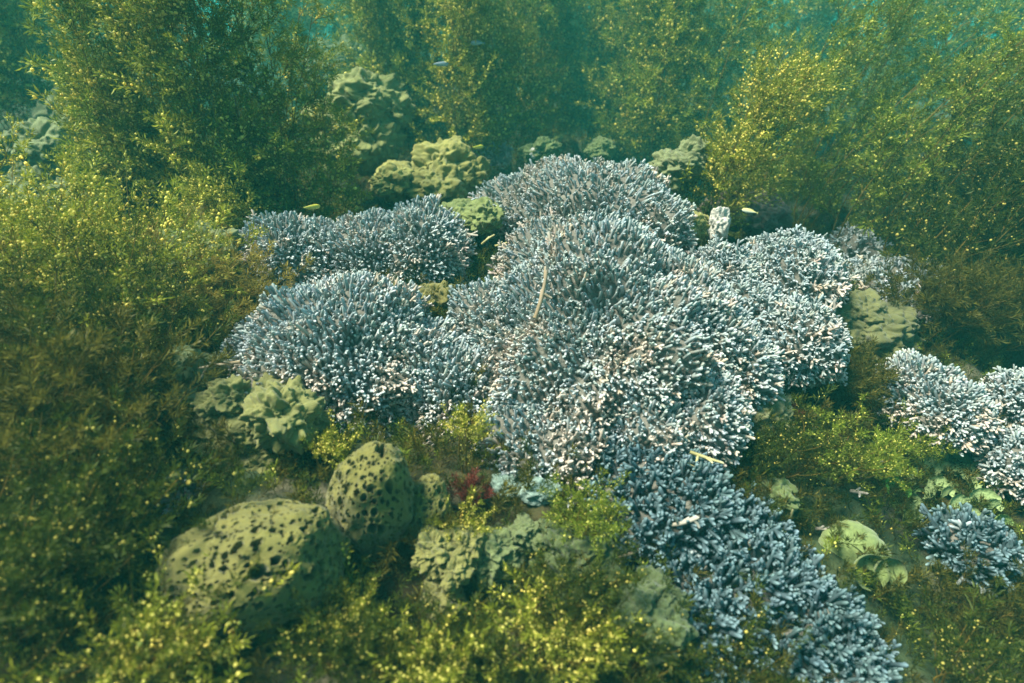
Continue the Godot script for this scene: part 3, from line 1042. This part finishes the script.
func build_small_things() -> void:
	# red algae
	var red := make_frond(Color(0.15, 0.03, 0.02), Color(0.17, 0.04, 0.025), 0.06, 70, 0.016, 0.0022, 0, 0.002)
	for r in [[468, 492, 1.2, 60, 0.045, "crimson feathery tuft beside the small net algae"], [764, 388, 1.5, 22, 0.02, "brick red tuft on top of the twin-lobed algae"], [792, 418, 1.45, 26, 0.028, "dull red tuft right of the twin-lobed algae"], [741, 436, 1.42, 24, 0.024, "pinkish red tuft below the twin-lobed algae"], [869, 408, 1.5, 22, 0.024, "brownish red tuft beside the oval dome"]]:
		var p := rest(r[0], r[1], 0.02)
		var o := thing("red_algae_tuft", r[5], "red algae", p, "red algae tufts")
		for k in int(r[3]):
			var off: Vector3 = any_way() * r[4] * rng.randf() * Vector3(1, 0.4, 0.8)
			var s := rng.randf_range(0.35, 0.65)
			part("frond", red, M.weed, o, Transform3D(facing((Vector3.UP + any_way() * 0.9).normalized(), rng.randf() * TAU), off - Vector3(0, 0.012, 0)).scaled_local(Vector3(s, s, s)))
	# the curled green alga and its smaller kin
	var pale := Color(0.16, 0.20, 0.065)
	var big := thing("curled_alga", "large curled pale green alga with rolled lobes beside the antler coral", "algae", rest(866, 556, 0.10))
	for f in [[0.02, -0.06, -0.02, 0.115, 3.4, 0.55, 2.0, 0.55, 0.1, 0.0], [-0.012, -0.028, 0.03, 0.055, 5.6, 0.4, 1.5, 0.3, 0.0, PI], [0.035, -0.06, 0.0, 0.10, 2.8, 0.5, 1.7, -0.6, 0.1, 0.0], [0.045, -0.035, 0.03, 0.05, 4.6, 0.45, 1.5, -0.9, 0.0, PI]]:
		var turn := Basis(Vector3.RIGHT, -0.6 + f[8]) * Basis(Vector3.BACK, f[7]) * Basis(Vector3.UP, PI - f[9])
		part("lobe", make_fan(f[3] * 0.72, f[4], f[5], f[6], pale, 0.005, 0.45), M.skin, big, Transform3D(turn, Vector3(f[0], f[1], f[2]) * 0.72))
	for f in [[918, 478, 1.35, 0.034, 0.9, "oval green fan alga with a pale face above the dead antler branch"], [940, 487, 1.33, 0.032, -0.3, "green fan alga with a rolled rim, second from the oval one"], [938, 462, 1.4, 0.038, 0.2, "taller green fan alga behind the oval one"], [965, 475, 1.38, 0.036, -0.6, "green fan alga beside the lower edge coral tuft"], [985, 500, 1.34, 0.036, -0.2, "dim green fan alga near the right edge above the blue tuft"], [905, 445, 1.45, 0.034, 0.4, "small green fan alga tucked under the oval coral dome"], [945, 440, 1.45, 0.034, 0.1, "flat green fan alga under the right side of the oval dome"], [880, 470, 1.42, 0.028, -0.4, "bright green little fan above the pale rubble"], [895, 482, 1.4, 0.026, 0.5, "bright green little fan right of the pale rubble"], [962, 505, 1.4, 0.036, 0.6, "pale green fan alga just above the curved dead branch"], [912, 505, 1.4, 0.034, -0.7, "mid green fan alga between the pale rubble and the dead antler branch"], [985, 470, 1.4, 0.04, 0.3, "broad dim green fan alga under the lower edge coral tuft"], [925, 455, 1.4, 0.036, 0.7, "tilted green fan alga under the middle of the oval dome"], [190, 212, 2.15, 0.07, -0.8, "brown drooping blade at the shaded foot of the left clump"]]:
		var p := rest(f[0], f[1], 0.07) if f[0] > 300 else point(f[0], f[1], f[2])
		var big_: float = f[3] * 1.15
		var o := thing("fan_alga", f[5], "algae", p, "fan algae")
		var tone := Color(0.27, 0.34, 0.14) if f[3] > 0.03 else Color(0.16, 0.36, 0.06)
		if f[0] < 300:
			tone = Color(0.17, 0.15, 0.05)
		part("blade", make_fan(big_, 3.6, 0.12, 0.9, tone, 0.003), M.blade, o, Transform3D(Basis.from_euler(Vector3(-0.75, f[4] * 0.5, f[4])), Vector3(0, -big_ * 0.5, 0)))
		part("blade", make_fan(big_ * 0.7, 3.0, 0.1, 0.7, tone, 0.003), M.blade, o, Transform3D(Basis.from_euler(Vector3(-0.5, -f[4], -f[4] * 1.5)), Vector3(0.014, -big_ * 0.6, 0.014)))
	for k in 16:
		var o := thing("fan_alga", "small green fan alga in the ruffled patch below the oval dome", "algae", rest(rng.randf_range(880, 1005), rng.randf_range(440, 535), 0.05), "ruffled green fans")
		for j in 3:
			var wide := rng.randf_range(0.022, 0.04)
			part("blade", make_fan(wide, 3.0, 0.15, 0.9, Color(0.22, 0.31, 0.10), 0.003), M.blade, o, Transform3D(Basis.from_euler(Vector3(rng.randf_range(-1.1, -0.4), rng.randf_range(-0.6, 0.6), rng.randf_range(-1.0, 1.0))), Vector3(rng.randfn() * 0.015, -0.02, rng.randfn() * 0.015)))
	# white rock, turquoise sand patch
	for f in [[719, 226, 2.06, Vector3(0.036, 0.055, 0.035), Color(0.40, 0.375, 0.33), "small bare white rock between the rear dome and the golden weed"], [540, 492, 1.3, Vector3(0.04, 0.024, 0.03), Color(0.19, 0.25, 0.22), "pale turquoise bare rock under the largest coral dome"], [505, 488, 1.3, Vector3(0.035, 0.02, 0.03), Color(0.15, 0.20, 0.17), "dim green bare stone left of the turquoise rock"], [535, 153, 2.75, Vector3(0.03, 0.02, 0.02), Color(0.6, 0.55, 0.5), "tiny white stone on the far yellow-green knob"]]:
		var p := rest(f[0], f[1], 0.0) if f[2] < 2.0 else point(f[0], f[1], f[2])
		var o := thing("bare_rock", f[5], "rock", on_bed(p), "bare rocks")
		part("stone", make_lump(4, f[3], 0.5, 0.12, f[4], Vector3(rng.randf(), rng.randf(), rng.randf()) * 30.0), M.stone, o, Transform3D(Basis(), p - o.position))
	# dead and broken coral
	var dead := [Color(0.25, 0.21, 0.16), Color(0.34, 0.30, 0.25), Color(0.46, 0.43, 0.38)]
	var tan_ := [Color(0.24, 0.17, 0.10), Color(0.30, 0.225, 0.15), Color(0.38, 0.31, 0.24)]
	var yellow := [Color(0.30, 0.25, 0.10), Color(0.36, 0.32, 0.15), Color(0.44, 0.41, 0.26)]
	var dg := "dead coral pieces"
	stick("broken tan branch lying across the largest dome", "", point(535, 318, 1.285), Vector3(0.35, 0.75, -0.45), 0.095, 0.0052, 4, tan_)
	for f in [[462, 232, 1.98, Vector3(0.8, -0.2, 0.4), 0.07, 0.007, 2, dead, "white dead stick pointing right beside the upright-tipped coral"], [482, 244, 1.95, Vector3(0.5, 0.6, 0.2), 0.06, 0.006, 1, yellow, "yellow-green stained stick between the two coral groups"], [460, 262, 1.88, Vector3(0.2, 0.9, 0.1), 0.05, 0.006, 0, dead, "short white upright stick over the green mat"], [495, 246, 1.93, Vector3(0.9, 0.2, 0.1), 0.06, 0.006, 1, yellow, "yellow stained stick touching the largest dome"], [400, 298, 1.66, Vector3(-0.4, 0.6, 0.2), 0.03, 0.003, 0, tan_, "thin pale stick on the brown mat between three domes"],
		[690, 452, 1.32, Vector3(0.9, -0.15, 0.35), 0.075, 0.006, 3, yellow, "pale yellow twig fan at the right foot of the largest dome"], [684, 462, 1.31, Vector3(0.9, -0.3, 0.45), 0.06, 0.006, 2, yellow, "lower pale yellow twig beside the yellow twig fan"], [722, 388, 1.48, Vector3(0.6, -0.5, 0.6), 0.09, 0.005, 1, yellow, "thin yellow twig hanging right of the largest dome"],
		[930, 522, 1.3, Vector3(0.75, -0.25, 0.5), 0.09, 0.006, 4, dead, "pale dead antler branch above the thin blue tuft"], [952, 528, 1.28, Vector3(0.3, 0.75, -0.1), 0.06, 0.006, 2, dead, "curved pale branch rising from the dead antler branch"],
		[850, 492, 1.36, Vector3(0.5, 0.3, 0.5), 0.04, 0.007, 2, dead, "chunky pale rubble piece above the curled alga, lowest"], [860, 478, 1.38, Vector3(0.2, 0.6, 0.3), 0.035, 0.007, 2, dead, "chunky pale rubble piece in the middle of the pale rubble"], [868, 465, 1.4, Vector3(0.6, 0.5, 0.1), 0.035, 0.006, 1, dead, "small pale rubble piece topping the pale rubble"], [815, 530, 1.3, Vector3(0.6, 0.4, 0.3), 0.04, 0.007, 2, dead, "pale rubble piece left of the curled alga"], [788, 525, 1.3, Vector3(-0.1, 0.9, 0.1), 0.05, 0.006, 0, yellow, "upright pale yellow stick at the edge of the antler coral"],
		[648, 546, 1.22, Vector3(-0.85, -0.2, 0.3), 0.11, 0.006, 2, tan_, "long grey-tan broken branch across the antler coral"], [670, 525, 1.22, Vector3(0.7, 0.4, 0.3), 0.07, 0.0065, 4, dead, "white forked coral piece lying on the antler coral"], [240, 362, 1.42, Vector3(-0.85, 0.05, 0.3), 0.08, 0.006, 3, tan_, "tan forked branch sticking out left of the left dome"]]:
		stick(f[8], dg, point(f[0], f[1], f[2]) if f[0] < 780 else rest(f[0], f[1], 0.015), f[3], f[4] * 0.85, f[5] * 0.68, f[6], f[7])
	# fish
	fish("pale slender fish over the dim purple boulder", point(749, 211, 2.2), 0.05, 2.4, Color(0.45, 0.42, 0.16), Color(0.75, 0.75, 0.6))
	fish("slim yellow fish beside the small dome under the left clump", point(312, 207, 1.95), 0.05, 0.35, Color(0.4, 0.36, 0.05), Color(0.5, 0.45, 0.12))
	fish("yellow fish over the mustard cushion", point(478, 147, 2.5), 0.05, 0.5, Color(0.45, 0.42, 0.05), Color(0.55, 0.5, 0.15))
	fish("bluish grey fish among the back weeds, lower of two", point(441, 64, 2.6), 0.06, 0.1, Color(0.16, 0.21, 0.24), Color(0.3, 0.36, 0.38))
	fish("bluish grey fish among the back weeds, upper of two", point(477, 43, 2.75), 0.055, 2.9, Color(0.16, 0.21, 0.24), Color(0.3, 0.36, 0.38))
